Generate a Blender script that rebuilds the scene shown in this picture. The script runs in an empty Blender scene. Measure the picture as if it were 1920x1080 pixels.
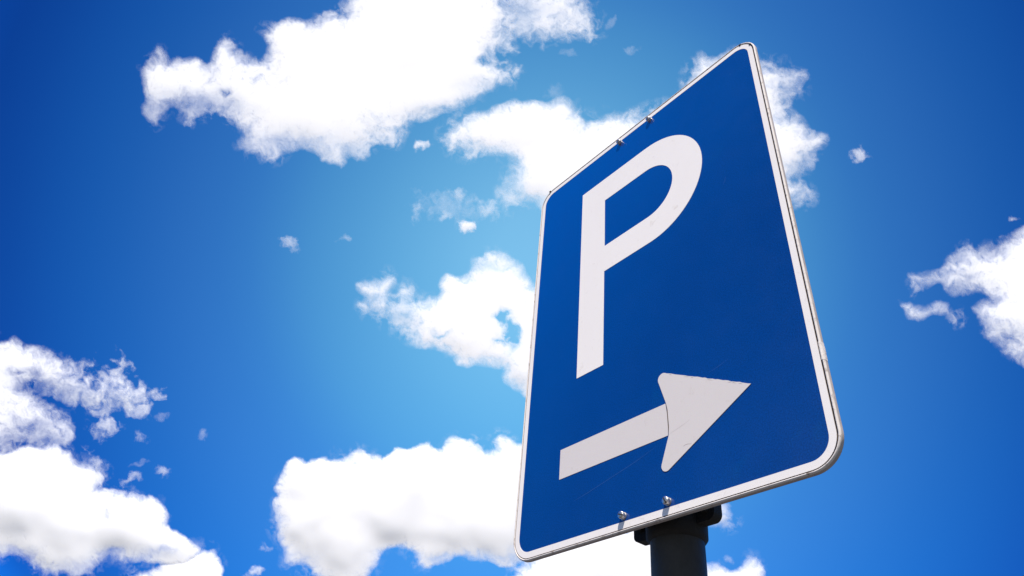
import bpy, bmesh, math, random
import numpy as np
from mathutils import Vector, Matrix

# ------------------------------------------------------------------ camera, sky, sun, exposure
C = bpy.context.scene
COL = C.collection
MM = 0.001
Z0 = 2.0457                                   # height of the blue field's lower edge above the ground
CAM = Vector((0.92718, -0.74072, 1.65))
FOC = 1343.114                                # focal length in photograph pixels (1920 wide)
RT = Vector((0.63756142, 0.76562307, 0.08565488))
UP = Vector((0.44023143, -0.45330633, 0.77505461))
FW = Vector((-0.63222759, 0.45643695, 0.62606197))

cd = bpy.data.cameras.new('camera')
cam = bpy.data.objects.new('camera', cd)
COL.objects.link(cam)
cd.sensor_width = 36.0
cd.lens = FOC / 1920 * 36.0
cd.clip_start = 0.05
cd.clip_end = 40000
M3 = Matrix((RT, UP, -FW)).transposed()
cam.matrix_world = Matrix.Translation(CAM) @ M3.to_4x4()
C.camera = cam

C.view_settings.view_transform = 'Standard'
C.view_settings.look = 'None'
C.view_settings.exposure = 0.45
C.view_settings.gamma = 1.0
C.cycles.use_denoising = True
C.cycles.max_bounces = 12
C.cycles.diffuse_bounces = 4
C.cycles.transmission_bounces = 8
C.cycles.transparent_max_bounces = 24

SUN = Vector((1.0, -1.06, 2.6)).normalized()
sl = bpy.data.lights.new('sun', 'SUN')
sl.energy = 5.0
sl.angle = math.radians(0.5)
sl.color = (1.0, 0.92, 0.83)
so = bpy.data.objects.new('sun', sl)
COL.objects.link(so)
so.rotation_euler = SUN.to_track_quat('Z', 'Y').to_euler()

W = bpy.data.worlds.new('World')
C.world = W
W.use_nodes = True
nt = W.node_tree
nt.nodes.clear()


def N(tree, kind, **kw):
    n = tree.nodes.new(kind)
    for k, v in kw.items():
        setattr(n, k, v)
    return n


def L(tree, a, b):
    tree.links.new(a, b)


def math_node(tree, op, a, b=None, c=None, clamp=False):
    n = N(tree, 'ShaderNodeMath', operation=op, use_clamp=clamp)
    for i, v in enumerate((a, b, c)):
        if v is None:
            continue
        if isinstance(v, (int, float)):
            n.inputs[i].default_value = v
        else:
            L(tree, v, n.inputs[i])
    return n.outputs[0]


sky = N(nt, 'ShaderNodeTexSky', sky_type='NISHITA')
sky.sun_disc = False
sky.sun_elevation = math.asin(SUN.z)
sky.sun_rotation = math.atan2(SUN.x, SUN.y)
sky.altitude = 300
sky.air_density = 1.0
sky.dust_density = 0.6
sky.ozone_density = 2.5
# sky tinted by direction: lens vignette painted in, bright centre and dark corners
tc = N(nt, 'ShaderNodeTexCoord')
VIGNETTE_DIR = (FW * FOC + RT * 68 + UP * 48).normalized()
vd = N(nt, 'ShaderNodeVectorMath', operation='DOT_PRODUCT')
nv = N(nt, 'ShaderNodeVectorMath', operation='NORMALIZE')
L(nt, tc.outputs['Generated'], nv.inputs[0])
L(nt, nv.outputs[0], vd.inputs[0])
vd.inputs[1].default_value = VIGNETTE_DIR
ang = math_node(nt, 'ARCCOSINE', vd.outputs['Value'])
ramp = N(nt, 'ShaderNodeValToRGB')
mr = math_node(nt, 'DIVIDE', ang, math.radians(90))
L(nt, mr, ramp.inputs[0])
SKY_T = [(0, 2.15, 3.30, 2.75), (4.8, 2.03, 3.2, 2.69), (12, 1.2, 2.4, 2.3), (18.5, .66, 1.68, 1.94), (23.7, .32, 1.05, 1.67), (28, .22, .81, 1.48), (34.5, .072, .50, 1.18), (41, .026, .24, .82), (46, .03, .80, 2.2), (50, .035, 1.9, 4.6), (56, .035, 1.8, 4.2), (61, .04, .85, 1.8), (67, .07, .40, .74), (76, .05, .22, .40), (84, .30, .42, .50), (90, .95, .88, .82)]  # outer stops made up: blue band reflecting in the sign, pale end filling it
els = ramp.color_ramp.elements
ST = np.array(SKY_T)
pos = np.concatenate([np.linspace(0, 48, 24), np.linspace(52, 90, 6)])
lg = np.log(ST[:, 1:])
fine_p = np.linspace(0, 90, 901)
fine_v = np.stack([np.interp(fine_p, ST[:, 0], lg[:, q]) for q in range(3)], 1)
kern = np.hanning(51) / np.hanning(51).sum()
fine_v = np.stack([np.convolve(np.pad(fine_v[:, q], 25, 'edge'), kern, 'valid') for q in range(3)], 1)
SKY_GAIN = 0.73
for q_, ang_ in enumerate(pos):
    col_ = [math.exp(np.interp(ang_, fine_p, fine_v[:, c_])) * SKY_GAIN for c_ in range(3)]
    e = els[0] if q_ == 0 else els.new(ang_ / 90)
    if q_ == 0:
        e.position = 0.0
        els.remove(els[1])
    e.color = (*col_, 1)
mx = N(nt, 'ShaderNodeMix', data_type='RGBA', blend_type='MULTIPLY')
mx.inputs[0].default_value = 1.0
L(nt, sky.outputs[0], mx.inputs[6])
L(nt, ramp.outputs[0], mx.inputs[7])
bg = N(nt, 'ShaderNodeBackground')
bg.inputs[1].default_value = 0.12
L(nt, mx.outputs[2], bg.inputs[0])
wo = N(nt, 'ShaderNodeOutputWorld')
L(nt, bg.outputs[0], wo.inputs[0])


# ------------------------------------------------------------------ helpers
def mat(name):
    m = bpy.data.materials.new(name)
    m.use_nodes = True
    t = m.node_tree
    t.nodes.clear()
    out = N(t, 'ShaderNodeOutputMaterial')
    return m, t, out


def principled(t, out, color=(0.8, 0.8, 0.8), rough=0.5, metal=0.0, coat=0.0, spec=0.5):
    p = N(t, 'ShaderNodeBsdfPrincipled')
    p.inputs['Base Color'].default_value = (*color, 1)
    p.inputs['Roughness'].default_value = rough
    p.inputs['Metallic'].default_value = metal
    p.inputs['Coat Weight'].default_value = coat
    p.inputs['Specular IOR Level'].default_value = spec
    L(t, p.outputs[0], out.inputs[0])
    return p


def noise(t, scale, detail=4, rough=0.55, dist=0.0, vec=None, dim='3D'):
    n = N(t, 'ShaderNodeTexNoise')
    n.inputs['Scale'].default_value = scale
    n.inputs['Detail'].default_value = detail
    n.inputs['Roughness'].default_value = rough
    n.inputs['Distortion'].default_value = dist
    if vec is not None:
        L(t, vec, n.inputs['Vector'])
    return n


def ramp2(t, fac, p0, c0, p1, c1):
    r = N(t, 'ShaderNodeValToRGB')
    r.color_ramp.elements[0].position = p0
    r.color_ramp.elements[1].position = p1
    r.color_ramp.elements[0].color = (*c0, 1)
    r.color_ramp.elements[1].color = (*c1, 1)
    L(t, fac, r.inputs[0])
    return r.outputs[0]


def mixc(t, fac, a, b, blend='MIX'):
    m = N(t, 'ShaderNodeMix', data_type='RGBA', blend_type=blend)
    for i, v in ((0, fac), (6, a), (7, b)):
        if isinstance(v, (int, float)):
            m.inputs[i].default_value = v
        elif isinstance(v, tuple):
            m.inputs[i].default_value = (*v, 1)
        else:
            L(t, v, m.inputs[i])
    return m.outputs[2]


def objcoord(t):
    return N(t, 'ShaderNodeTexCoord').outputs['Object']


def link(name, me, parent=None, mats=()):
    o = bpy.data.objects.new(name, me)
    COL.objects.link(o)
    for m in mats:
        me.materials.append(m)
    if parent is not None:
        o.parent = parent
    return o


def finish(name, bm, parent=None, mats=(), smooth=None, bevel=None):
    me = bpy.data.meshes.new(name)
    bm.normal_update()
    bm.to_mesh(me)
    bm.free()
    o = link(name, me, parent, mats)
    if smooth is not None:
        for p in me.polygons:
            p.use_smooth = True
        lim = math.cos(math.radians(smooth))
        b2 = bmesh.new()
        b2.from_mesh(me)
        for e in b2.edges:
            if len(e.link_faces) == 2 and e.link_faces[0].normal.dot(e.link_faces[1].normal) < lim:
                e.smooth = False
        b2.to_mesh(me)
        b2.free()
    return o


def rrect(x0, y0, x1, y1, r, n=14):
    pts = []
    for cx, cy, a0 in ((x1 - r, y0 + r, -90), (x1 - r, y1 - r, 0), (x0 + r, y1 - r, 90), (x0 + r, y0 + r, 180)):
        for i in range(n + 1):
            a = math.radians(a0 + 90 * i / n)
            pts.append((cx + r * math.cos(a), cy + r * math.sin(a)))
    return pts


# sign coordinates: u to the right, v up, n out of the face (all in millimetres) -> object space of the sign
def P(u, v, n=0.0):
    return Vector((u * MM, -n * MM, v * MM))


def loft(bm, rings, close=True, mi=0):
    """rings: lists of equally many points; joins each to the next"""
    vs = [[bm.verts.new(p) for p in r] for r in rings]
    k = len(vs[0])
    for a, b in zip(vs, vs[1:]):
        for i in range(k if close else k - 1):
            j = (i + 1) % k
            f = bm.faces.new((a[i], a[j], b[j], b[i]))
            f.material_index = mi
    return vs


def fill(bm, loops, n, mi=0):
    """flat face with holes from 2-D loops at height n (front-facing)"""
    edges = []
    for lp in loops:
        vs = [bm.verts.new(P(u, v, n)) for u, v in lp]
        edges += [bm.edges.new((vs[i], vs[(i + 1) % len(vs)])) for i in range(len(vs))]
    r = bmesh.ops.triangle_fill(bm, use_beauty=True, use_dissolve=False, edges=edges)
    fs = [g for g in r['geom'] if isinstance(g, bmesh.types.BMFace)]
    for f in fs:
        f.normal_update()
        f.material_index = mi
        if f.normal.y > 0:
            f.normal_flip()
    return fs


def film(name, loops, n0, n1, parent, mats, edge_mat=0):
    """a cut-out sheet with thickness: face at n1, its cut edges going down to n0"""
    bm = bmesh.new()
    fill(bm, loops, n1)
    for lp in loops:
        a = [bm.verts.new(P(u, v, n0)) for u, v in lp]
        b = [bm.verts.new(P(u, v, n1)) for u, v in lp]
        k = len(lp)
        for i in range(k):
            j = (i + 1) % k
            bm.faces.new((a[i], a[j], b[j], b[i])).material_index = edge_mat
    return finish(name, bm, parent, mats)


# ------------------------------------------------------------------ materials
def sign_blue():
    m, t, out = mat('blue_reflective_film')
    co = objcoord(t)
    p = principled(t, out, rough=0.25, coat=0.0, spec=0.5)
    p.inputs['IOR'].default_value = 1.9
    big = noise(t, 4.0, 4, 0.5, 0.4, co)
    base = mixc(t, big.outputs['Fac'], (0.0, 0.037, 0.215), (0.0, 0.055, 0.285))
    fine = noise(t, 520.0, 3, 0.7, 0, co)
    base = mixc(t, 0.55, base, ramp2(t, fine.outputs['Fac'], 0.36, (0.25, 0.25, 0.25), 0.64, (0.75, 0.75, 0.75)), 'OVERLAY')
    # faint lighter weathering specks
    v = N(t, 'ShaderNodeTexVoronoi')
    v.inputs['Scale'].default_value = 55
    L(t, co, v.inputs['Vector'])
    sp = ramp2(t, v.outputs['Distance'], 0.03, (1, 1, 1), 0.07, (0, 0, 0))
    gate = noise(t, 16.0, 2, 0.5, 0, co)
    gt = ramp2(t, gate.outputs['Fac'], 0.56, (0, 0, 0), 0.66, (1, 1, 1))
    sp = mixc(t, 1.0, sp, gt, 'MULTIPLY')
    base = mixc(t, math_node(t, 'MULTIPLY', sp, 0.5), base, (0.05, 0.17, 0.42))
    st = noise(t, 5.0, 5, 0.65, 1.5, co)
    sf = ramp2(t, st.outputs['Fac'], 0.60, (0, 0, 0), 0.75, (1, 1, 1))
    base = mixc(t, math_node(t, 'MULTIPLY', sf, 0.10), base, (0.0, 0.13, 0.30))
    L(t, base, p.inputs['Base Color'])
    rr = noise(t, 22.0, 3, 0.6, 0, co)
    L(t, math_node(t, 'MULTIPLY_ADD', rr.outputs['Fac'], 0.14, 0.12), p.inputs['Roughness'])
    return m


def sign_white(name, color, grain=0.10):
    m, t, out = mat(name)
    co = objcoord(t)
    p = principled(t, out, color, rough=0.5, spec=0.2)
    a = noise(t, 7.0, 4, 0.6, 0.3, co)
    dk = tuple(c * k for c, k in zip(color, (0.955, 0.945, 0.935)))
    base = mixc(t, a.outputs['Fac'], color, dk)
    f = noise(t, 700.0, 3, 0.6, 0, co)
    base = mixc(t, grain, base, f.outputs['Color'], 'OVERLAY')
    d = noise(t, 60.0, 6, 0.7, 0.8, co)
    df = ramp2(t, d.outputs['Fac'], 0.60, (0, 0, 0), 0.74, (1, 1, 1))
    base = mixc(t, math_node(t, 'MULTIPLY', df, 0.28), base, (0.45, 0.36, 0.30))
    L(t, base, p.inputs['Base Color'])
    return m


def rim_mat():
    m, t, out = mat('weathered_white_profile')
    co = objcoord(t)
    p = principled(t, out, rough=0.65, spec=0.25)
    a = noise(t, 14.0, 5, 0.65, 0.5, co)
    base = mixc(t, a.outputs['Fac'], (0.62, 0.57, 0.55), (0.74, 0.70, 0.68))
    d = noise(t, 75.0, 5, 0.7, 0.6, co)
    df = ramp2(t, d.outputs['Fac'], 0.55, (0, 0, 0), 0.68, (1, 1, 1))
    base = mixc(t, math_node(t, 'MULTIPLY', df, 0.8), base, (0.16, 0.11, 0.085))
    v = N(t, 'ShaderNodeTexVoronoi')
    v.inputs['Scale'].default_value = 38
    L(t, co, v.inputs['Vector'])
    pit = ramp2(t, v.outputs['Distance'], 0.06, (1, 1, 1), 0.14, (0, 0, 0))
    g = noise(t, 9.0, 2, 0.5, 0, co)
    gf = ramp2(t, g.outputs['Fac'], 0.52, (0, 0, 0), 0.60, (1, 1, 1))
    base = mixc(t, mixc(t, 1.0, pit, gf, 'MULTIPLY'), base, (0.035, 0.025, 0.02))
    L(t, base, p.inputs['Base Color'])
    b = N(t, 'ShaderNodeBump')
    b.inputs['Strength'].default_value = 0.35
    b.inputs['Distance'].default_value = 0.001
    L(t, d.outputs['Fac'], b.inputs['Height'])
    L(t, b.outputs[0], p.inputs['Normal'])
    return m


def plain(name, color, rough=0.6, metal=0.0, var=0.25, scale=30.0, bump=0.2, bdist=0.0006):
    m, t, out = mat(name)
    co = objcoord(t)
    p = principled(t, out, color, rough, metal)
    a = noise(t, scale, 6, 0.65, 0.4, co)
    lo = tuple(c * (1 - var) for c in color)
    hi = tuple(min(1, c * (1 + var)) for c in color)
    L(t, mixc(t, a.outputs['Fac'], lo, hi), p.inputs['Base Color'])
    b = N(t, 'ShaderNodeBump')
    b.inputs['Strength'].default_value = bump
    b.inputs['Distance'].default_value = bdist
    n2 = noise(t, scale * 6, 4, 0.6, 0, co)
    L(t, n2.outputs['Fac'], b.inputs['Height'])
    L(t, b.outputs[0], p.inputs['Normal'])
    return m


M_BLUE = sign_blue()
M_WHITE = sign_white('white_reflective_film', (0.90, 0.86, 0.845))
M_ARROW = sign_white('white_arrow_film', (0.70, 0.655, 0.65), 0.14)
M_RIM = rim_mat()
M_GROOVE = plain('dirty_groove', (0.10, 0.072, 0.058), 0.9, var=0.95, scale=70)
M_FLANK = plain('grimy_shaded_flank', (0.46, 0.41, 0.385), 0.75, var=0.5, scale=60)  # mottled grime; base tone also lowered to stand in for underside shade
M_EDGE = plain('film_cut_edge', (0.55, 0.50, 0.48), 0.7, var=0.5, scale=160)
M_BACK = plain('grey_panel_back', (0.30, 0.31, 0.32), 0.6)
M_POLE = plain('dark_painted_steel', (0.027, 0.0245, 0.0225), 0.66, var=0.7, scale=26, bump=0.6, bdist=0.0012)
M_CLAMP = plain('black_rusty_clamp', (0.016, 0.0145, 0.013), 0.8, var=0.6, scale=45, bump=0.6, bdist=0.0015)
M_BOLT = plain('zinc_bolt', (0.55, 0.53, 0.51), 0.38, metal=1.0, var=0.3, scale=160, bump=0.5)
M_SLOT = plain('dark_bolt_slot', (0.03, 0.025, 0.02), 0.8)
M_SCR = plain('scratch_in_film', (0.02, 0.10, 0.36), 0.6)
M_CREASE = plain('crease_in_film', (0.44, 0.39, 0.37), 0.8)

# ------------------------------------------------------------------ the ground (below the picture)
gm, gt_, go_ = mat('asphalt_ground')
co = objcoord(gt_)
gp = principled(gt_, go_, rough=0.9)
ga = noise(gt_, 0.08, 6, 0.6, 0.5, co)
gb = noise(gt_, 60.0, 4, 0.7, 0, co)
gcol = mixc(gt_, ga.outputs['Fac'], (0.045, 0.043, 0.041), (0.075, 0.072, 0.068))
gcol = mixc(gt_, 0.35, gcol, gb.outputs['Color'], 'OVERLAY')
L(gt_, gcol, gp.inputs['Base Color'])
bm = bmesh.new()
S = 9000
n = 24
g = [[bm.verts.new(((i / n - .5) * 2 * S, (j / n - .5) * 2 * S, 0)) for j in range(n + 1)] for i in range(n + 1)]
for i in range(n):
    for j in range(n):
        bm.faces.new((g[i][j], g[i + 1][j], g[i + 1][j + 1], g[i][j + 1]))
ground = finish('ground', bm, None, (gm,))
ground['kind'] = 'structure'

# ------------------------------------------------------------------ the parking sign
sign = bpy.data.objects.new('parking_sign', None)
COL.objects.link(sign)
sign.location = (0, 0, Z0)
sign['label'] = 'blue and white parking sign with a P and right-pointing arrow on a dark pole'
sign['category'] = 'road sign'

BW, BH = 560.0, 837.0          # blue field
BR = 28.0
PX0, PY0, PX1, PY1, PR = -10.0, -10.0, 569.5, 847.0, 38.0     # white border's outer edge

# panel: blue face, sides and back
bm = bmesh.new()
fill(bm, [rrect(0, 0, BW, BH, BR)], 0.0, 0)
# panel body behind the faces
body = rrect(PX0 + 1, PY0 + 1, PX1 - 1, PY1 - 1, PR - 1)
loft(bm, [[P(u, v, -0.6) for u, v in body], [P(u, v, -3.0) for u, v in body]], True, 1)
fs = fill(bm, [body], -3.0, 1)
for f in fs:
    f.normal_flip()
panel = finish('sign_panel', bm, sign, (M_BLUE, M_BACK))

# white border sheet
film('white_border', [rrect(PX0, PY0, PX1, PY1, PR), rrect(0, 0, BW, BH, BR)], -0.4, 0.35, panel, (M_WHITE,))


# letter P
def arc(cx, cy, rx, ry, a0, a1, k):
    return [(cx + rx * math.cos(math.radians(a0 + (a1 - a0) * i / k)), cy + ry * math.sin(math.radians(a0 + (a1 - a0) * i / k))) for i in range(k + 1)]


p_out = [(126.3, 285.0), (191.5, 285.0), (192.6, 495.5)] + [(300.0, 495.5)] + arc(307.0, 624.0, 128.5, 128.5, -88, 88, 40) + [(300.0, 752.6), (126.3, 752.6)]
p_in = [(193.4, 560.0), (193.4, 687.4), (300.0, 687.4)] + arc(304.0, 623.7, 63.7, 63.7, 88, -88, 32) + [(300.0, 560.0)]
film('letter', [p_out, p_in], 0.0, 0.4, panel, (M_WHITE,))

# arrow: a shaft and a head, two stuck-on pieces with a dirty seam between them
bm = bmesh.new()
rnd = random.Random(4)
shaft = [(92.7, 104.2), (323.6, 105.6), (324.4, 118), (324.0, 140), (322.0, 158.6), (92.7, 157.2)]


def rounded(a, b, c, r, k=8):
    """corner b of a polygon rounded with radius r"""
    A, B, D = Vector(a), Vector(b), Vector(c)
    d1, d2 = (A - B).normalized(), (D - B).normalized()
    half = math.acos(max(-1, min(1, d1.dot(d2)))) / 2
    tl = r / math.tan(half)
    p1, p2 = B + d1 * tl, B + d2 * tl
    ctr = B + (d1 + d2).normalized() * (r / math.sin(half))
    a1 = math.atan2(p1.y - ctr.y, p1.x - ctr.x)
    a2 = math.atan2(p2.y - ctr.y, p2.x - ctr.x)
    da = (a2 - a1 + math.pi) % (2 * math.pi) - math.pi
    return [(ctr.x + r * math.cos(a1 + da * i / k), ctr.y + r * math.sin(a1 + da * i / k)) for i in range(k + 1)]


tip = (469.0, 132.6)
c_lo, c_hi = (301.0, 41.5), (304.0, 222.5)
s_lo, s_hi = (325.2, 105.0), (323.4, 159.0)
head = [(326.6, 118.0), s_lo] + rounded(s_lo, c_lo, tip, 9.0) + [tip]
hi_c = rounded(tip, c_hi, s_hi, 9.5)
k = 34
for i in range(1, k):                                   # slightly ragged, torn upper cut
    f = i / k
    head.append((tip[0] + (hi_c[0][0] - tip[0]) * f + rnd.uniform(-.3, .3), tip[1] + (hi_c[0][1] - tip[1]) * f + rnd.uniform(-.55, .55)))
head += hi_c + [s_hi, (325.8, 147.0)]
for lp, nz in ((shaft, 0.45), (head, 0.75)):
    fill(bm, [lp], nz, 0)
    a = [bm.verts.new(P(u, v, 0.0)) for u, v in lp]
    b = [bm.verts.new(P(u, v, nz)) for u, v in lp]
    for i in range(len(lp)):
        j = (i + 1) % len(lp)
        bm.faces.new((a[i], a[j], b[j], b[i])).material_index = 1


def strip(bm, pts, n, w, mi):
    """a thin flat strip along a polyline, tapered at both ends"""
    q = [Vector(p) for p in pts]
    top, bot = [], []
    for i, p in enumerate(q):
        d = (q[min(i + 1, len(q) - 1)] - q[max(i - 1, 0)]).normalized()
        s = Vector((-d.y, d.x)) * (w * (0.25 if i in (0, len(q) - 1) else 1) / 2)
        top.append(bm.verts.new(P(*(p + s), n)))
        bot.append(bm.verts.new(P(*(p - s), n)))
    for i in range(len(q) - 1):
        f = bm.faces.new((bot[i], bot[i + 1], top[i + 1], top[i]))
        f.material_index = mi
        f.normal_update()
        if f.normal.y > 0:
            f.normal_flip()


strip(bm, [(326.4, 106.5), (340, 109.6), (354, 112.8), (365.0, 116.5)], 0.80, 0.36, 2)
strip(bm, [(349.5, 79.5), (353, 80.8), (358, 80.6), (364.5, 79.0)], 0.80, 0.9, 2)
for s in range(9):                                      # the dirty torn upper edge
    f0 = rnd.uniform(0.05, 0.92)
    f1 = f0 + rnd.uniform(0.02, 0.07)
    q = [(tip[0] + (hi_c[0][0] - tip[0]) * f, tip[1] + (hi_c[0][1] - tip[1]) * f - rnd.uniform(1.6, 2.6)) for f in (f0, (f0 + f1) / 2, f1)]
    strip(bm, q, 0.80 + s * 0.01, rnd.uniform(0.35, 0.8), 2)
arrow = finish('arrow', bm, panel, (M_ARROW, M_EDGE, M_CREASE))

# seam of grime where head and shaft meet
bm = bmesh.new()
strip(bm, [(324.9, 104.0), (325.9, 118), (325.4, 140), (325.0, 150), (322.8, 160.0)], 0.30, 2.6, 0)
finish('grime_seam', bm, panel, (M_GROOVE,))

# long faint scratch in the blue film
for pts_, w_ in (([(128, 58), (160, 63.5), (210, 74.0), (260, 84.6), (303, 96.5)], .55), ([(404, 178), (420, 181), (438, 186)], .4), ([(470, 520), (474, 527), (477, 536)], .4)):
    bm = bmesh.new()
    strip(bm, pts_, 0.15, w_, 0)
    finish('scratch', bm, panel, (M_SCR,))

# edge profile: groove, rounded lip, flank, back lip
OX0, OY0, OX1, OY1, OR = -15.0, -14.6, 574.8, 852.0, 43.0


def off(d):                                             # outline moved inwards by d from the profile's outer edge
    return rrect(OX0 + d, OY0 + d, OX1 - d, OY1 - d, OR - d, 18)


bm = bmesh.new()
prof = [(6.3, -1.9), (3.5, -1.9), (3.3, -0.2), (2.9, 0.7), (2.1, 1.1), (1.2, 0.8), (0.4, -0.2), (0.1, -1.3), (0.0, -2.4), (0.0, -6.2),
        (0.3, -7.2), (1.2, -8.0), (3.0, -8.3), (9.0, -8.3), (9.0, -7.2), (3.0, -7.0)]
rings = [[P(u, v, n_) for u, v in off(d)] for d, n_ in prof]
vs = loft(bm, rings, True, 0)
bm.faces.ensure_lookup_table()
per = len(rings[0])
for i, f in enumerate(bm.faces):
    if i < per * 2:
        f.material_index = 1
    elif i >= per * 7:
        f.material_index = 2
# a nick in the right flank and a small stud on the upper left shoulder
for v in bm.verts:
    x, z = v.co.x / MM, v.co.z / MM
bmesh.ops.recalc_face_normals(bm, faces=bm.faces)
rim = finish('edge_profile', bm, sign, (M_RIM, M_GROOVE, M_FLANK), smooth=50)

# the riveted joint of the profile on the right flank (a short overlapping sleeve, chipped)
bm = bmesh.new()
rj = random.Random(9)
rows = []
for i in range(9):
    v = 124 + i * 3.4
    j = lambda: rj.uniform(-.25, .25)
    rows.append([P(571.2 + j(), v, 1.2), P(572.7 + j(), v, 1.6), P(574.2, v, 0.7 + j()), P(574.95 + .4 * j(), v, -1.2), P(575.1 + .4 * j(), v, -4 + 3 * j()), P(575.0, v, -7 + 3 * j())])
loft(bm, rows, False, 0)
bmesh.ops.recalc_face_normals(bm, faces=bm.faces)
finish('joint_sleeve', bm, rim, (M_RIM,), smooth=40)


def lathe(bm, prof, axis_u, axis_v, k=20, mi=0):
    rings = []
    for r, n_ in prof:
        rings.append([P(axis_u + r * math.cos(2 * math.pi * i / k), axis_v + r * math.sin(2 * math.pi * i / k), n_) for i in range(k)])
    vs = loft(bm, rings, True, mi)
    bm.faces.new(vs[-1]).material_index = mi
    return vs


bm = bmesh.new()
lathe(bm, [(2.6, -3), (2.6, 2.2), (1.6, 3.0)], 14.0, 849.0, 10)
bmesh.ops.recalc_face_normals(bm, faces=bm.faces)
finish('stud', bm, rim, (M_SLOT,))
for (uu, vv) in ((548.0, 845.6), (567.0, 826.0)):
    bm = bmesh.new()
    lathe(bm, [(2.2, 0.2), (2.2, 1.45), (1.2, 1.9)], uu, vv, 10)
    bmesh.ops.recalc_face_normals(bm, faces=bm.faces)
    finish('rivet', bm, rim, (M_SLOT,))

# four bolts
bolt_proto = None
for (uu, vv, rot) in ((234.7, 8.3, 20), (317.2, 8.3, 62), (237.8, 832.5, 35), (321.6, 832.5, 80)):
    if bolt_proto is None:
        bm = bmesh.new()
        lathe(bm, [(6.2, 0.0), (6.2, 0.5), (5.4, 0.6), (5.4, 6.2), (5.0, 6.9), (4.1, 7.4), (2.8, 7.8), (1.4, 7.95)], 0, 0, 24)
        bmesh.ops.recalc_face_normals(bm, faces=bm.faces)
        bolt_proto = finish('bolt', bm, sign, (M_BOLT,), smooth=40)
        bm = bmesh.new()
        prof = [(-5.1, 6.9), (-4.1, 7.55), (-2.1, 8.0), (0, 8.12), (2.1, 8.0), (4.1, 7.55), (5.1, 6.9)]
        rows = [[P(a, s * 0.9, n_) for a, n_ in prof] for s in (-1, 1)]
        loft(bm, rows, False)
        slot = finish('slot', bm, bolt_proto, (M_SLOT,))
        b = bolt_proto
    else:
        b = bolt_proto.copy()
        COL.objects.link(b)
        s2 = slot.copy()
        COL.objects.link(s2)
        s2.parent = b
    b.parent = sign
    b.location = P(uu, vv, 0.1)
    b.rotation_euler = (0, math.radians(rot), 0)

# pole
PU, PN, PRAD = 273.0, -69.0, 38.3


def ringh(r, z, k=48):
    return [Vector((PU * MM + r * MM * math.cos(2 * math.pi * i / k), -PN * MM + r * MM * math.sin(2 * math.pi * i / k), z)) for i in range(k)]


bm = bmesh.new()
zs = [-Z0 - 0.3, -Z0 + 0.02, -1.5, -1.0, -0.5, -0.1, 0.3, 0.7, 0.875]
rings = [ringh(PRAD, z_) for z_ in zs]
vs = loft(bm, rings, True)
bm.faces.new(vs[-1])
bmesh.ops.recalc_face_normals(bm, faces=bm.faces)
pole = finish('pole', bm, sign, (M_POLE,), smooth=40)
bm = bmesh.new()
vs = loft(bm, [ringh(40.5, 0.872), ringh(41.0, 0.890), ringh(36, 0.900), ringh(15, 0.905)], True)
bm.faces.new(vs[-1])
bmesh.ops.recalc_face_normals(bm, faces=bm.faces)
finish('pole_cap', bm, pole, (M_CLAMP,), smooth=40)


# clamps: collar round the pole with side flanges, and a bar under the panel that the bolts go through
def clamp(vc):
    bm = bmesh.new()
    # collar
    rr = [(38.4, -20), (41.2, -17.5), (43.6, -14), (44.5, 13), (43.5, 15), (38.6, 15)]
    loft(bm, [ringh(r, (vc + z_) * MM) for r, z_ in rr], True)
    # flanges: rounded plates left and right in the pole's middle plane
    for s in (-1, 1):
        out = rrect(0, -3, 74, 32, 11, 8) if s > 0 else rrect(-74, -6, 0, 32, 9, 8)
        # drop the inner rounding by pushing inner points into the collar
        pts = [(PU + u, vc + v) for u, v in out]
        a = [P(u, v, PN + 9) for u, v in pts]
        b = [P(u, v, PN - 9) for u, v in pts]
        va = [bm.verts.new(p) for p in a]
        vb = [bm.verts.new(p) for p in b]
        bm.faces.new(va)
        bm.faces.new(list(reversed(vb)))
        for i in range(len(va)):
            j = (i + 1) % len(va)
            bm.faces.new((va[i], vb[i], vb[j], va[j]))
        # clamp screw through the flange
        for n0, n1 in ((PN + 9, PN + 16), (PN - 16, PN - 9)):
            ra = [P(PU + s * 59 + 7 * math.cos(math.pi / 3 * i), vc + 14 + 7 * math.sin(math.pi / 3 * i), n0) for i in range(6)]
            rb = [p + P(0, 0, n1 - n0) for p in ra]
            q = loft(bm, [ra, rb], True)
            bm.faces.new(q[0])
            bm.faces.new(q[1])
    # mounting bar against the panel's back
    x0, x1, y0, y1, n0, n1 = PU - 62, PU + 62, vc - 2, vc + 24, -31.0, -3.2
    pr = [(y0, n1), (y1, n1), (y1, n0), (y0, n0)]
    q = loft(bm, [[P(x0, y, n_) for y, n_ in pr], [P(x1, y, n_) for y, n_ in pr]], True)
    bm.faces.new(q[0])
    bm.faces.new(q[1])
    bmesh.ops.recalc_face_normals(bm, faces=bm.faces)
    return finish('clamp', bm, sign, (M_CLAMP,), smooth=35)


clamp(0.0)
clamp(812.0)


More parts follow.
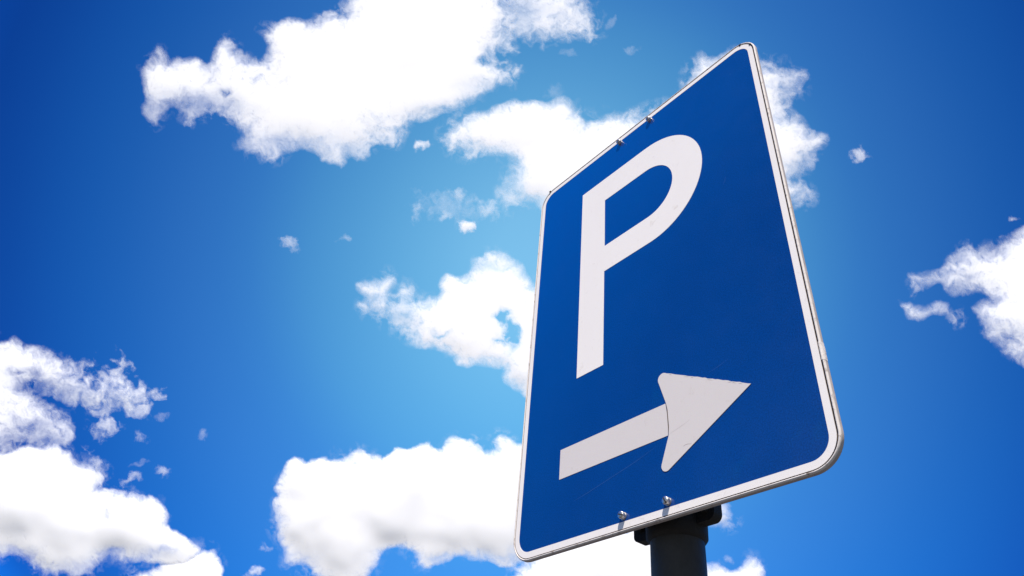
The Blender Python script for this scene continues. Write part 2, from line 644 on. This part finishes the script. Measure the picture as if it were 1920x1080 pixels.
# ------------------------------------------------------------------ clouds
#BEGIN_CLOUDS
def pnoise(x, y, seed):
    """2-D gradient noise, about -1..1"""
    xi, yi = np.floor(x).astype(np.int64), np.floor(y).astype(np.int64)
    xf, yf = x - xi, y - yi

    def gr(ix, iy, fx, fy):
        h = (ix * 374761393 + iy * 668265263 + seed * 144269504) & 0x7fffffff
        h = ((h ^ (h >> 13)) * 1274126177) & 0x7fffffff
        a = ((h ^ (h >> 16)) & 0xffff) / 65536.0 * (2 * np.pi)
        return np.cos(a) * fx + np.sin(a) * fy
    u, v = xf * xf * xf * (xf * (xf * 6 - 15) + 10), yf * yf * yf * (yf * (yf * 6 - 15) + 10)
    n00, n10 = gr(xi, yi, xf, yf), gr(xi + 1, yi, xf - 1, yf)
    n01, n11 = gr(xi, yi + 1, xf, yf - 1), gr(xi + 1, yi + 1, xf - 1, yf - 1)
    return 1.5 * ((n00 * (1 - u) + n10 * u) * (1 - v) + (n01 * (1 - u) + n11 * u) * v)


def fbm(x, y, scale, octs, seed, gain=0.5, lac=2.03):
    r, a, s = np.zeros_like(x), 1.0, 1.0 / scale
    tot = 0
    for i in range(octs):
        r += a * pnoise(x * s + 17.3 * i, y * s - 9.1 * i, seed + i)
        tot += a
        a *= gain
        s *= lac
    return r / tot * 1.4


def billow(x, y, scale, octs, seed):
    r, a, s = np.zeros_like(x), 1.0, 1.0 / scale
    tot = 0
    for i in range(octs):
        r += a * (1 - 2 * np.abs(pnoise(x * s + 5.7 * i, y * s + 3.3 * i, seed + 40 + i)))
        tot += a
        a *= 0.5
        s *= 2.0
    return r / tot


def polysdf(px, py, poly):
    """signed distance, positive inside"""
    d = np.full(px.shape, 1e18)
    ins = np.zeros(px.shape, bool)
    k = len(poly)
    for i in range(k):
        ax, ay = poly[i]
        bx, by = poly[(i + 1) % k]
        ex, ey = bx - ax, by - ay
        wx, wy = px - ax, py - ay
        t = np.clip((wx * ex + wy * ey) / (ex * ex + ey * ey + 1e-9), 0, 1)
        d = np.minimum(d, (wx - ex * t) ** 2 + (wy - ey * t) ** 2)
        c = (ay <= py) != (by <= py)
        if ey != 0:
            ins ^= c & (px < ax + ex * (py - ay) / ey)
    d = np.sqrt(d)
    return np.where(ins, d, -d)


# outlines in the plane of each cloud, one unit = 1/1343 of its distance; x right, y down
CLOUDS = [
 dict(name='cloud', label='largest white cloud, at the top, stretching left from the frame\'s upper edge', seed=3, puffs=[(330, 150, 52), (430, 150, 60), (540, 120, 80), (660, 90, 90), (780, 80, 90), (880, 90, 70), (560, 215, 70), (680, 220, 70), (780, 180, 70)], feather=16, amp=9, thick=150,
  polys=[[(263,138),(270,122),(290,110),(301,93),(308,101),(315,116),(334,110),(356,108),(378,107),(388,122),(397,97),(416,69),(432,79),(445,98),(473,109),(495,118),(504,94),(493,64),(507,46),(529,36),(558,33),(574,38),(596,28),(621,17),(632,25),(641,14),(650,-4),(680,-45),(800,-60),(935,-45),(945,0),(962,22),(956,47),(946,66),(951,88),(932,96),(938,108),(934,126),(966,146),(934,164),(908,180),(890,196),(852,206),(826,220),(801,234),(782,226),(757,244),(739,270),(716,260),(694,277),(676,301),(652,291),(644,318),(632,312),(610,305),(602,303),(592,290),(567,278),(542,286),(510,292),(492,287),(460,283),(448,270),(464,252),(441,239),(416,221),(385,214),(363,228),(350,217),(322,202),(304,217),(290,229),(263,208),(274,189),(265,164)]],
  blobs=[(345,200,80,22,-.55),(425,175,14,9,-.7),(285,205,26,26,-.35),(908,116,14,9,-.9),(918,104,12,7,-.5),(400,205,60,14,-.4),(530,270,60,20,-.35),(460,270,25,15,-.4),(590,275,50,18,-.3),(650,285,40,22,-.35),(830,212,45,14,-.45),(900,170,40,18,-.25),(640,27,12,6,-.6)]),
 dict(name='cloud', label='pale thin cloud cut by the upper edge, right of the largest white cloud', seed=11, feather=27, amp=9, thick=60,
  polys=[[(940,-30),(1090,-40),(1099,0),(1107,23),(1122,43),(1110,73),(1090,66),(1052,76),(1029,78),(998,76),(974,68),(955,60),(960,40),(966,22)]],
  blobs=[(985,25,40,25,-.35),(1045,30,26,10,-.3),(1080,10,20,8,-.3),(970,50,20,14,-.4),(1010,70,30,8,-.3)]),
 dict(name='cloud', label='bright white cloud running behind the upper left edge of the sign', seed=21, puffs=[(900, 245, 46), (985, 235, 56), (1065, 245, 52), (1000, 330, 56), (1150, 260, 60)], feather=15, amp=8, thick=110,
  polys=[[(830,267),(834,249),(850,230),(877,213),(916,206),(943,194),(963,185),(982,189),(1009,187),(1029,191),(1052,179),(1072,187),(1079,203),(1099,224),(1118,218),(1149,214),(1184,214),(1212,204),(1262,205),(1290,240),(1270,340),(1180,410),(1090,420),(1030,400),(1013,389),(982,385),(955,389),(936,364),(950,340),(953,322),(970,307),(945,290),(912,290),(877,288),(850,277)]],
  blobs=[(1060,195,30,14,-.3),(1125,222,30,8,-.2),(960,345,22,40,-.4),(1000,380,40,12,-.35),(955,300,20,10,-.3),(1035,170,14,10,.12)]),
 dict(name='cloud', label='white ragged cloud behind the upper right edge of the sign', seed=33, feather=20, amp=8, thick=70,
  polys=[[(1292,155),(1294,124),(1313,101),(1333,110),(1360,98),(1400,104),(1427,115),(1447,118),(1462,124),(1490,135),(1508,141),(1507,177),(1490,174),(1474,203),(1493,210),(1512,233),(1523,252),(1550,257),(1537,273),(1522,290),(1523,311),(1500,330),(1481,337),(1507,345),(1527,374),(1512,386),(1487,384),(1440,395),(1390,370),(1330,290),(1300,210)]],
  blobs=[(1462,168,34,12,-.5),(1440,135,20,8,-.5),(1470,138,26,9,-.3),(1500,165,9,16,-.25),(1500,315,26,16,-.5),(1490,340,16,8,-.3),(1505,375,30,10,-.25),(1480,125,20,8,-.35)]),
 dict(name='cloud', label='white cloud with a ragged left arm, mid-height behind the sign\'s left edge', seed=44, puffs=[(870, 560, 46), (930, 530, 50), (860, 625, 46), (970, 680, 50)], feather=13, amp=7, thick=70,
  polys=[[(665,531),(694,526),(718,527),(723,513),(735,526),(733,546),(729,560),(738,560),(746,549),(753,533),(774,540),(768,558),(787,558),(807,557),(826,556),(823,523),(838,511),(861,522),(881,507),(893,486),(924,473),(951,480),(978,492),(992,515),(1002,533),(1060,560),(1080,680),(1040,770),(983,749),(970,733),(936,713),(942,692),(928,690),(897,683),(862,690),(842,667),(811,655),(784,651),(759,633),(774,623),(749,612),(737,605),(718,593),(687,581),(667,570),(688,560),(671,546)],
         ],
  blobs=[(948,600,13,14,-1.3),(956,628,14,22,-1.6),(940,645,12,8,-.8),(830,628,14,5,-.7),(700,562,22,10,-.5),(755,590,14,12,-.35),(742,545,8,14,-.5),(925,505,30,10,-.3),(975,510,16,12,-.25),(955,725,24,20,-.3),(905,677,40,10,-.25)]),
 dict(name='cloud', label='white cloud entering from the right-hand frame edge at mid-height', seed=52, puffs=[(1890, 520, 56), (1880, 600, 56), (1800, 500, 34)], feather=22, amp=9, thick=100,
  polys=[[(1703,520),(1730,513),(1773,503),(1777,492),(1793,473),(1817,450),(1833,460),(1853,463),(1873,463),(1897,443),(1920,427),(1990,380),(2030,600),(1970,710),(1917,677),(1893,667),(1877,640),(1853,627),(1840,607),(1820,580),(1840,563),(1853,555),(1837,543),(1820,547),(1797,551),(1773,547),(1760,531),(1737,533),(1717,533)]],
  blobs=[(1800,480,30,14,-.3),(1845,475,40,14,-.3),(1745,520,40,12,-.3),(1815,520,20,10,-.25),(1850,565,35,12,-.35),(1850,600,25,20,-.25)]),
 dict(name='cloud', label='thin two-lobed wisp below the arm of the cloud at right frame edge', seed=57, feather=22, amp=7, thick=22,
  polys=[[(1683,571),(1703,563),(1720,573),(1740,577),(1757,562),(1780,573),(1798,601),(1773,594),(1753,587),(1727,602),(1703,598),(1693,581)]],
  blobs=[(1735,590,18,10,-.25),(1770,585,25,8,-.2)]),
 dict(name='cloud', label='broken veil of thin cloud at left, above the grey-bottomed cumulus', seed=61, feather=28, amp=12, thick=70,
  polys=[[(-10,640),(12,632),(30,634),(58,652),(102,664),(129,682),(169,703),(196,711),(240,711),(270,724),(279,741),(252,763),(240,772),(213,758),(160,769),(129,752),(92,735),(60,728),(46,735),(71,756),(118,770),(124,796),(133,817),(111,831),(80,824),(40,836),(-4,850),(-70,850),(-80,640)]],
  blobs=[(48,702,36,9,-.55),(60,725,34,16,-.8),(55,800,34,14,-.6),(90,830,30,10,-.5),(205,735,14,20,-.35),(150,735,40,14,-.25),(20,830,30,14,-.35),(20,660,20,12,.2),(30,760,60,25,.5),(240,738,28,14,.25)]),
 dict(name='cloud', label='big grey-bottomed cumulus filling the lower left corner', seed=71, puffs=[(285, 958, 36), (58, 872, 66), (140, 905, 56), (30, 955, 70), (120, 985, 62), (215, 1000, 48), (75, 1045, 44), (200, 945, 40), (320, 1012, 40)], feather=9, amp=6, thick=150,
  polys=[[(-80,858),(0,850),(27,843),(58,833),(102,833),(132,847),(138,862),(164,867),(195,888),(192,906),(180,915),(205,917),(240,921),(267,932),(289,929),(311,951),(318,970),(313,988),(338,997),(369,1021),(378,1032),(362,1050),(335,1062),(305,1060),(285,1053),(240,1051),(213,1042),(192,1050),(178,1063),(147,1081),(120,1083),(80,1072),(49,1045),(18,1038),(0,1048),(-60,1050)]],
  blobs=[(205,1040,24,9,-.5),(150,1065,40,14,-.25),(300,1035,40,10,-.3),(20,1035,40,10,-.3),(205,965,12,6,-.35)]),
 dict(name='cloud', label='small bright cumulus tuft at the lower frame edge beside the corner cloud', seed=75, feather=7, amp=5, thick=60,
  polys=[[(238,1084),(258,1071),(292,1071),(301,1050),(329,1044),(356,1040),(369,1029),(387,1033),(402,1027),(413,1053),(420,1067),(416,1083),(430,1130),(300,1150),(225,1110)]], blobs=[]),
 dict(name='cloud', label='broad white cumulus low in the middle, left of the sign\'s bottom corner', seed=83, puffs=[(575, 905, 52), (665, 905, 60), (770, 885, 66), (855, 880, 56), (945, 880, 56), (565, 985, 54), (640, 1020, 58), (735, 985, 56), (830, 985, 62), (920, 990, 60)], feather=8, amp=6, thick=170,
  polys=[[(513,916),(521,905),(531,885),(536,862),(549,855),(565,860),(578,868),(587,860),(609,855),(631,861),(656,860),(660,852),(674,844),(690,851),(709,852),(721,858),(735,847),(740,836),(765,843),(787,832),(802,830),(817,843),(835,841),(840,823),(852,815),(868,823),(884,824),(903,840),(909,847),(928,844),(929,827),(940,818),(956,824),(976,835),(1060,850),(1120,960),(1090,1030),(1010,1050),(975,1062),(940,1069),(921,1054),(891,1050),(856,1043),(840,1054),(815,1060),(799,1067),(784,1056),(778,1035),(759,1023),(734,1026),(715,1035),(709,1060),(693,1076),(684,1088),(640,1104),(590,1080),(574,1065),(543,1060),(535,1047),(539,1029),(521,1007),(515,985),(521,960),(512,941),(523,929)]],
  blobs=[(900,1050,60,14,-.4),(830,1050,40,10,-.3),(560,1050,36,16,-.25),(700,1055,18,20,-.25),(525,985,12,26,-.2),(960,1050,40,18,-.35)]),
 dict(name='cloud', label='bright cloud cut by the lower frame edge below the sign, left of the pole', seed=91, feather=10, amp=6, thick=90,
  polys=[[(955,1090),(963,1076),(975,1060),(1000,1045),(1060,1005),(1120,960),(1200,930),(1290,930),(1310,1000),(1305,1060),(1320,1140),(940,1150)]],
  blobs=[(1175,1000,10,5,-1.2)]),
 dict(name='cloud', label='small white puff beside the clamp, below the sign\'s right half', seed=95, feather=13, amp=5, thick=25,
  polys=[[(1325,960),(1348,944),(1361,947),(1376,966),(1366,984),(1344,983),(1325,985)]], blobs=[(1355,985,20,8,-.3)]),
 dict(name='cloud', label='white cloud low at the lower frame edge right of the pole', seed=97, feather=11, amp=6, thick=40,
  polys=[[(1290,1050),(1326,1057),(1340,1057),(1357,1063),(1373,1069),(1390,1064),(1401,1047),(1412,1042),(1429,1060),(1434,1080),(1450,1130),(1280,1140)]], blobs=[(1330,1068,30,8,-.2)]),
]
# small wisps: (x, y, rx, ry, slant in degrees, strength, label)
WISPS = [
 (792,272,20,11,-10,.9,'small puff in the gap between the largest cloud and the one behind the sign'),
 (876,423,21,13,-8,1.1,'small bright triangular puff left of the sign\'s upper left corner'),
 (862,364,26,13,15,.62,'pale curl of cloud above the small bright triangular puff'),
 (918,390,34,20,35,.66,'slanting pale wisp touching the cloud behind the sign\'s upper left'),
 (781,399,14,20,10,.55,'upright faint wisp, leftmost of those near the sign\'s upper left corner'),
 (830,406,17,9,-25,.62,'faint wisp just left of the small bright triangular puff'),
 (545,457,24,15,20,.68,'ragged wisp alone in the blue left of centre'),
 (646,448,15,9,-10,.50,'tiny hooked wisp right of the ragged lone wisp'),
 (1066,97,18,8,10,.36,'tiny faint wisp above the cloud behind the sign, under the top cloud'),
 (1182,97,18,12,-15,.42,'faint wisp alone between the top clouds and the sign\'s upper edge'),
 (1040,172,22,16,-40,.34,'faint veil rising from the top of the cloud behind the sign'),
 (1148,42,16,8,-25,.36,'faint shred at the right tip of the thin upper cloud'),
 (1612,289,17,18,-38,.85,'small lone puff with a tail in the blue right of the sign'),
 (1901,409,14,7,-10,.75,'small shred above the cloud at the right frame edge'),
 (196,800,32,23,-15,.85,'roundish tuft between the left veil and the corner cumulus'),
 (267,822,16,11,15,.62,'small tuft right of the roundish tuft at left'),
 (299,781,24,9,-12,.45,'thin streak right of the veil of cloud at left'),
 (378,814,15,11,35,.50,'lone faint tuft, farthest right of the tufts at left'),
 (304,885,15,12,35,.72,'small slanting tuft above the right shoulder of the corner cumulus'),
 (246,897,24,11,-20,.70,'elongated tuft hovering over the corner cumulus'),
 (183,870,17,14,40,.70,'small tuft touching the top of the corner cumulus'),
 (262,868,20,6,-15,.40,'thin streak above the elongated tuft over the corner cumulus'),
 (499,1027,14,10,-10,.66,'small tuft left of the broad white cumulus low in the middle'),
 (477,1073,22,10,-18,.85,'small bright tuft on the lower frame edge left of centre'),
 (848,388,84,30,12,.43,'broad faint veil spread among the small puffs left of the sign\'s upper left corner'),
 (1366,1048,16,7,25,.50,'faint shred above the cloud at the foot of the picture right of the pole'),
]


def cloud_density(c, X, Y):
    """opacity and inner distance of a cloud over a grid"""
    sd = c['seed']
    wx = fbm(X, Y, 34, 4, sd + 200) * 5
    wy = fbm(X, Y, 34, 4, sd + 300) * 5
    s = np.full(X.shape, -1e9)
    for p in c['polys']:
        p = [((1 - t_) * p[i][0] + t_ * p[(i + 1) % len(p)][0], (1 - t_) * p[i][1] + t_ * p[(i + 1) % len(p)][1]) for i in range(len(p)) for t_ in (.22, .78)]
        s = np.maximum(s, polysdf(X + wx, Y + wy, p))
    F, A = c['feather'], c['amp']
    ragged = fbm(X + wx * 2.5, Y + wy * 2.5, 50, 7, sd, 0.58)
    curl = billow(X + wx, Y + wy, 34, 5, sd + 7)
    v = np.clip(0.5 + 0.9 * fbm(X, Y, 130, 2, sd + 90), 0, 1)          # crisp here, frayed there
    q = s / (F * (0.75 + 1.5 * v)) + 0.12 + A / 12.0 * (0.45 + 0.9 * v) * (0.85 * ragged + 0.42 * curl)
    fine = fbm(X + wx * 3, Y + wy * 3, 20, 6, sd + 70, 0.68)
    tex = fbm(X + wx * 2, Y + wy * 2, 13, 5, sd + 120, 0.72)
    m = np.ones(X.shape)
    Xw, Yw = X + wx * 2.4 + 9 * ragged, Y + wy * 2.4 + 7 * curl
    for (bx, by, rx, ry, amt) in c['blobs']:
        g = np.exp(-((Xw - bx) / rx) ** 2 - ((Yw - by) / ry) ** 2)
        if amt > 0:
            q = q + g * amt * (1 + fine)
        else:                              # a place where the vapour is thin
            m = np.minimum(m, 1 - np.clip(g * -amt * (1.15 + 1.1 * fine + 0.5 * ragged), 0, 1))
    q = np.maximum(q * (1 + 0.75 * tex), 0)
    a = 1 - np.exp(-(1.9 if F < 12.5 else 1.35) * q ** 1.35)
    # a thin frayed veil round the edges
    ve = np.clip((s + 5 + 22 * v) / 30, 0, 1) * np.clip(0.10 + 0.75 * fine + 0.35 * ragged, 0, 1) * np.clip(v * 1.5, 0.1, 1)
    return 1 - (1 - a * m) * (1 - 0.72 * ve * np.sqrt(m)), s


def wisp_density(w, X, Y, seed):
    x0, y0, rx, ry, sl, st = w[:6]
    c, s_ = math.cos(math.radians(sl)), math.sin(math.radians(sl))
    dx, dy = X - x0, Y - y0
    wx = fbm(X, Y, 22, 4, seed + 200) * 7
    wy = fbm(X, Y, 22, 4, seed + 300) * 7
    a_, b_ = (dx * c + dy * s_ + wx) / rx, (-dx * s_ + dy * c + wy) / ry
    r = np.sqrt(a_ * a_ + b_ * b_)
    n1 = fbm(X + wx, Y + wy, 24, 6, seed, 0.65)
    n2 = billow(X + wx, Y + wy, 20, 5, seed + 9)
    q = (1.0 - r) * 1.05 + 0.95 * n1 + 0.35 * n2 - 0.12
    q = np.maximum(q, 0) * np.clip(1.75 - r, 0, 1)
    a = (1 - np.exp(-1.35 * q ** 1.6)) * min(1.0, st ** 1.75)
    return a, (1 - r) * min(rx, ry)
#END_CLOUDS


def cloud_material():
    m, t, out = mat('cloud_vapour')
    at = N(t, 'ShaderNodeAttribute', attribute_name='opacity')
    tr = N(t, 'ShaderNodeBsdfTransparent')
    df = N(t, 'ShaderNodeBsdfDiffuse')
    df.inputs['Color'].default_value = (0.87, 0.88, 0.91, 1)
    tl = N(t, 'ShaderNodeBsdfTranslucent')
    tl.inputs['Color'].default_value = (0.87, 0.88, 0.91, 1)
    m1 = N(t, 'ShaderNodeMixShader')
    m1.inputs[0].default_value = 0.25
    L(t, df.outputs[0], m1.inputs[1])
    L(t, tl.outputs[0], m1.inputs[2])
    m2 = N(t, 'ShaderNodeMixShader')
    L(t, at.outputs['Fac'], m2.inputs[0])
    L(t, tr.outputs[0], m2.inputs[1])
    L(t, m1.outputs[0], m2.inputs[2])
    L(t, m2.outputs[0], out.inputs[0])
    return m


M_CLOUD = cloud_material()
BANK_DIST = 2600.0                                       # metres to the bank of cumulus
_h = Vector((-FW.x, -FW.y, 0)).normalized()
BANK = _h * math.cos(math.radians(8)) + Vector((0, 0, math.sin(math.radians(8))))


def ray(x, y):
    return FW + RT * ((x - 960) / FOC) + UP * (-(y - 540) / FOC)


def soften(h, r):
    """three box blurs"""
    for _ in range(3):
        for ax_ in (0, 1):
            pad = np.pad(h, [(r + 1, r) if q == ax_ else (0, 0) for q in (0, 1)], 'edge')
            cs = np.cumsum(pad, axis=ax_)
            h = (np.take(cs, range(2 * r + 1, cs.shape[ax_]), ax_) - np.take(cs, range(0, cs.shape[ax_] - 2 * r - 1), ax_)) / (2 * r + 1)
    return h


def build_cloud(label, name, bbox, dens, thick, seed, step, group, puffs=()):
    x0, y0, x1, y1 = bbox
    xs = np.arange(x0, x1 + step, step)
    ys = np.arange(y0, y1 + step, step)
    X, Y = np.meshgrid(xs, ys)
    a, s = dens(X, Y)
    cx, cy = (x0 + x1) / 2, (y0 + y1) / 2
    # the clouds tower side by side in one bank, upright and leaning a little back
    nrm = np.array(BANK)
    ax, ay, az = np.array(RT), np.array(UP), np.array(FW)
    eye = np.array(CAM)
    ctr = np.array(ray(cx, cy))
    rnd_ = random.Random(seed)
    far = BANK_DIST * (1 + rnd_.uniform(-.006, .006))
    cen = eye + ctr * (-far / float(ctr @ nrm))
    org = cen
    # the cloud's body: a lumpy, closed, thick form
    si = np.maximum(s, 0)
    dome = thick * 0.145 * (1 - np.exp(-si / (0.5 * thick)))
    lump = 1 + 0.10 * billow(X, Y, 120, 1, seed + 1) + 0.30 * fbm(X, Y, 170, 1, seed + 2)
    dome = soften(dome * np.clip(lump, .3, 1.6), int(min(10, 0.12 * thick) / step) + 1)
    if puffs:                                           # rounded towers bulging out of the body
        wx = fbm(X, Y, 60, 3, seed + 500) * 16
        wy = fbm(X, Y, 60, 3, seed + 600) * 16
        bump = np.zeros(X.shape)
        for bx, by, br in puffs:
            d2 = ((X + wx - bx) ** 2 + ((Y + wy - by) * 1.25) ** 2) / br ** 2
            bump = np.maximum(bump, br * 0.065 * np.clip(1 - d2, 0, 1) ** 1.6)
        dome = dome + soften(bump * np.clip(si / 30, 0, 1), 4)
    front = dome + a * 0.6
    back = dome * 0.8 + a * 0.6 + 1.0
    keep = a > 0.012
    cell = keep[:-1, :-1] | keep[1:, :-1] | keep[:-1, 1:] | keep[1:, 1:]
    used = np.zeros(keep.shape, bool)
    for dy in (0, 1):
        for dx in (0, 1):
            used[dy:cell.shape[0] + dy, dx:cell.shape[1] + dx] |= cell
    idx = -np.ones(keep.shape, np.int64)
    idx[used] = np.arange(used.sum())
    nv_ = int(used.sum())
    if nv_ < 4:
        return None
    fr, bk, al = front[used], back[used], a[used]
    D = az + ((X[used] - 960) / FOC)[:, None] * ax - ((Y[used] - 540) / FOC)[:, None] * ay
    t_ = ((cen - eye) @ nrm) / (D @ nrm)
    vf = eye + D * (t_ * (1 - fr / FOC))[:, None]
    vb = eye + D * (t_ * (1 + bk / FOC))[:, None]
    q = np.stack([idx[:-1, :-1][cell], idx[1:, :-1][cell], idx[1:, 1:][cell], idx[:-1, 1:][cell]], 1)
    faces = [q, q[:, ::-1] + nv_]
    # close the rim
    pad = np.pad(cell, 1)
    for dy, dx, e in ((-1, 0, ((0, 1), (0, 0))), (1, 0, ((1, 0), (1, 1))), (0, -1, ((0, 0), (1, 0))), (0, 1, ((1, 1), (0, 1)))):
        b = cell & ~pad[1 + dy:pad.shape[0] - 1 + dy, 1 + dx:pad.shape[1] - 1 + dx]
        iy, ix = np.nonzero(b)
        p = idx[iy + e[0][0], ix + e[0][1]]
        r = idx[iy + e[1][0], ix + e[1][1]]
        faces.append(np.stack([p, r, r + nv_, p + nv_], 1)[:, ::-1])
    F = np.concatenate(faces)
    V = np.concatenate([vf, vb])
    mid = org
    me = bpy.data.meshes.new(name)
    me.vertices.add(len(V))
    me.vertices.foreach_set('co', (V - mid).astype(np.float32).ravel())
    me.loops.add(F.size)
    me.loops.foreach_set('vertex_index', F.astype(np.int32).ravel())
    me.polygons.add(len(F))
    me.polygons.foreach_set('loop_start', np.arange(0, F.size, 4, dtype=np.int32))
    me.polygons.foreach_set('use_smooth', np.ones(len(F), bool))
    at = me.attributes.new('opacity', 'FLOAT', 'POINT')
    at.data.foreach_set('value', np.concatenate([al, np.clip(al * 3 - 2, 0, 1)]).astype(np.float32))
    me.update()
    me.validate()
    o = link(name, me, None, (M_CLOUD,))
    o.location = mid
    o['label'] = label
    o['category'] = 'cloud'
    if group:
        o['group'] = group
    return o


for c in CLOUDS:
    pts = np.array(sum(c['polys'], []), float)
    x0, y0 = np.maximum(pts.min(0) - 34, (-90, -90))
    x1, y1 = np.minimum(pts.max(0) + 34, (2030, 1170))
    build_cloud(c['label'], 'cloud', (x0, y0, x1, y1), lambda X, Y, c=c: cloud_density(c, X, Y), c['thick'], c['seed'], 1.5, 'cumulus clouds in the sky', c.get('puffs', ()))
for i, w in enumerate(WISPS):
    e = max(w[2], w[3]) * 1.9 + 8
    build_cloud(w[6], 'cloud_wisp', (w[0] - e, w[1] - e, w[0] + e, w[1] + e), lambda X, Y, w=w, i=i: wisp_density(w, X, Y, 400 + 13 * i), min(w[2], w[3]) * 0.8, 400 + 13 * i, 1.1, 'small wisps of cloud')
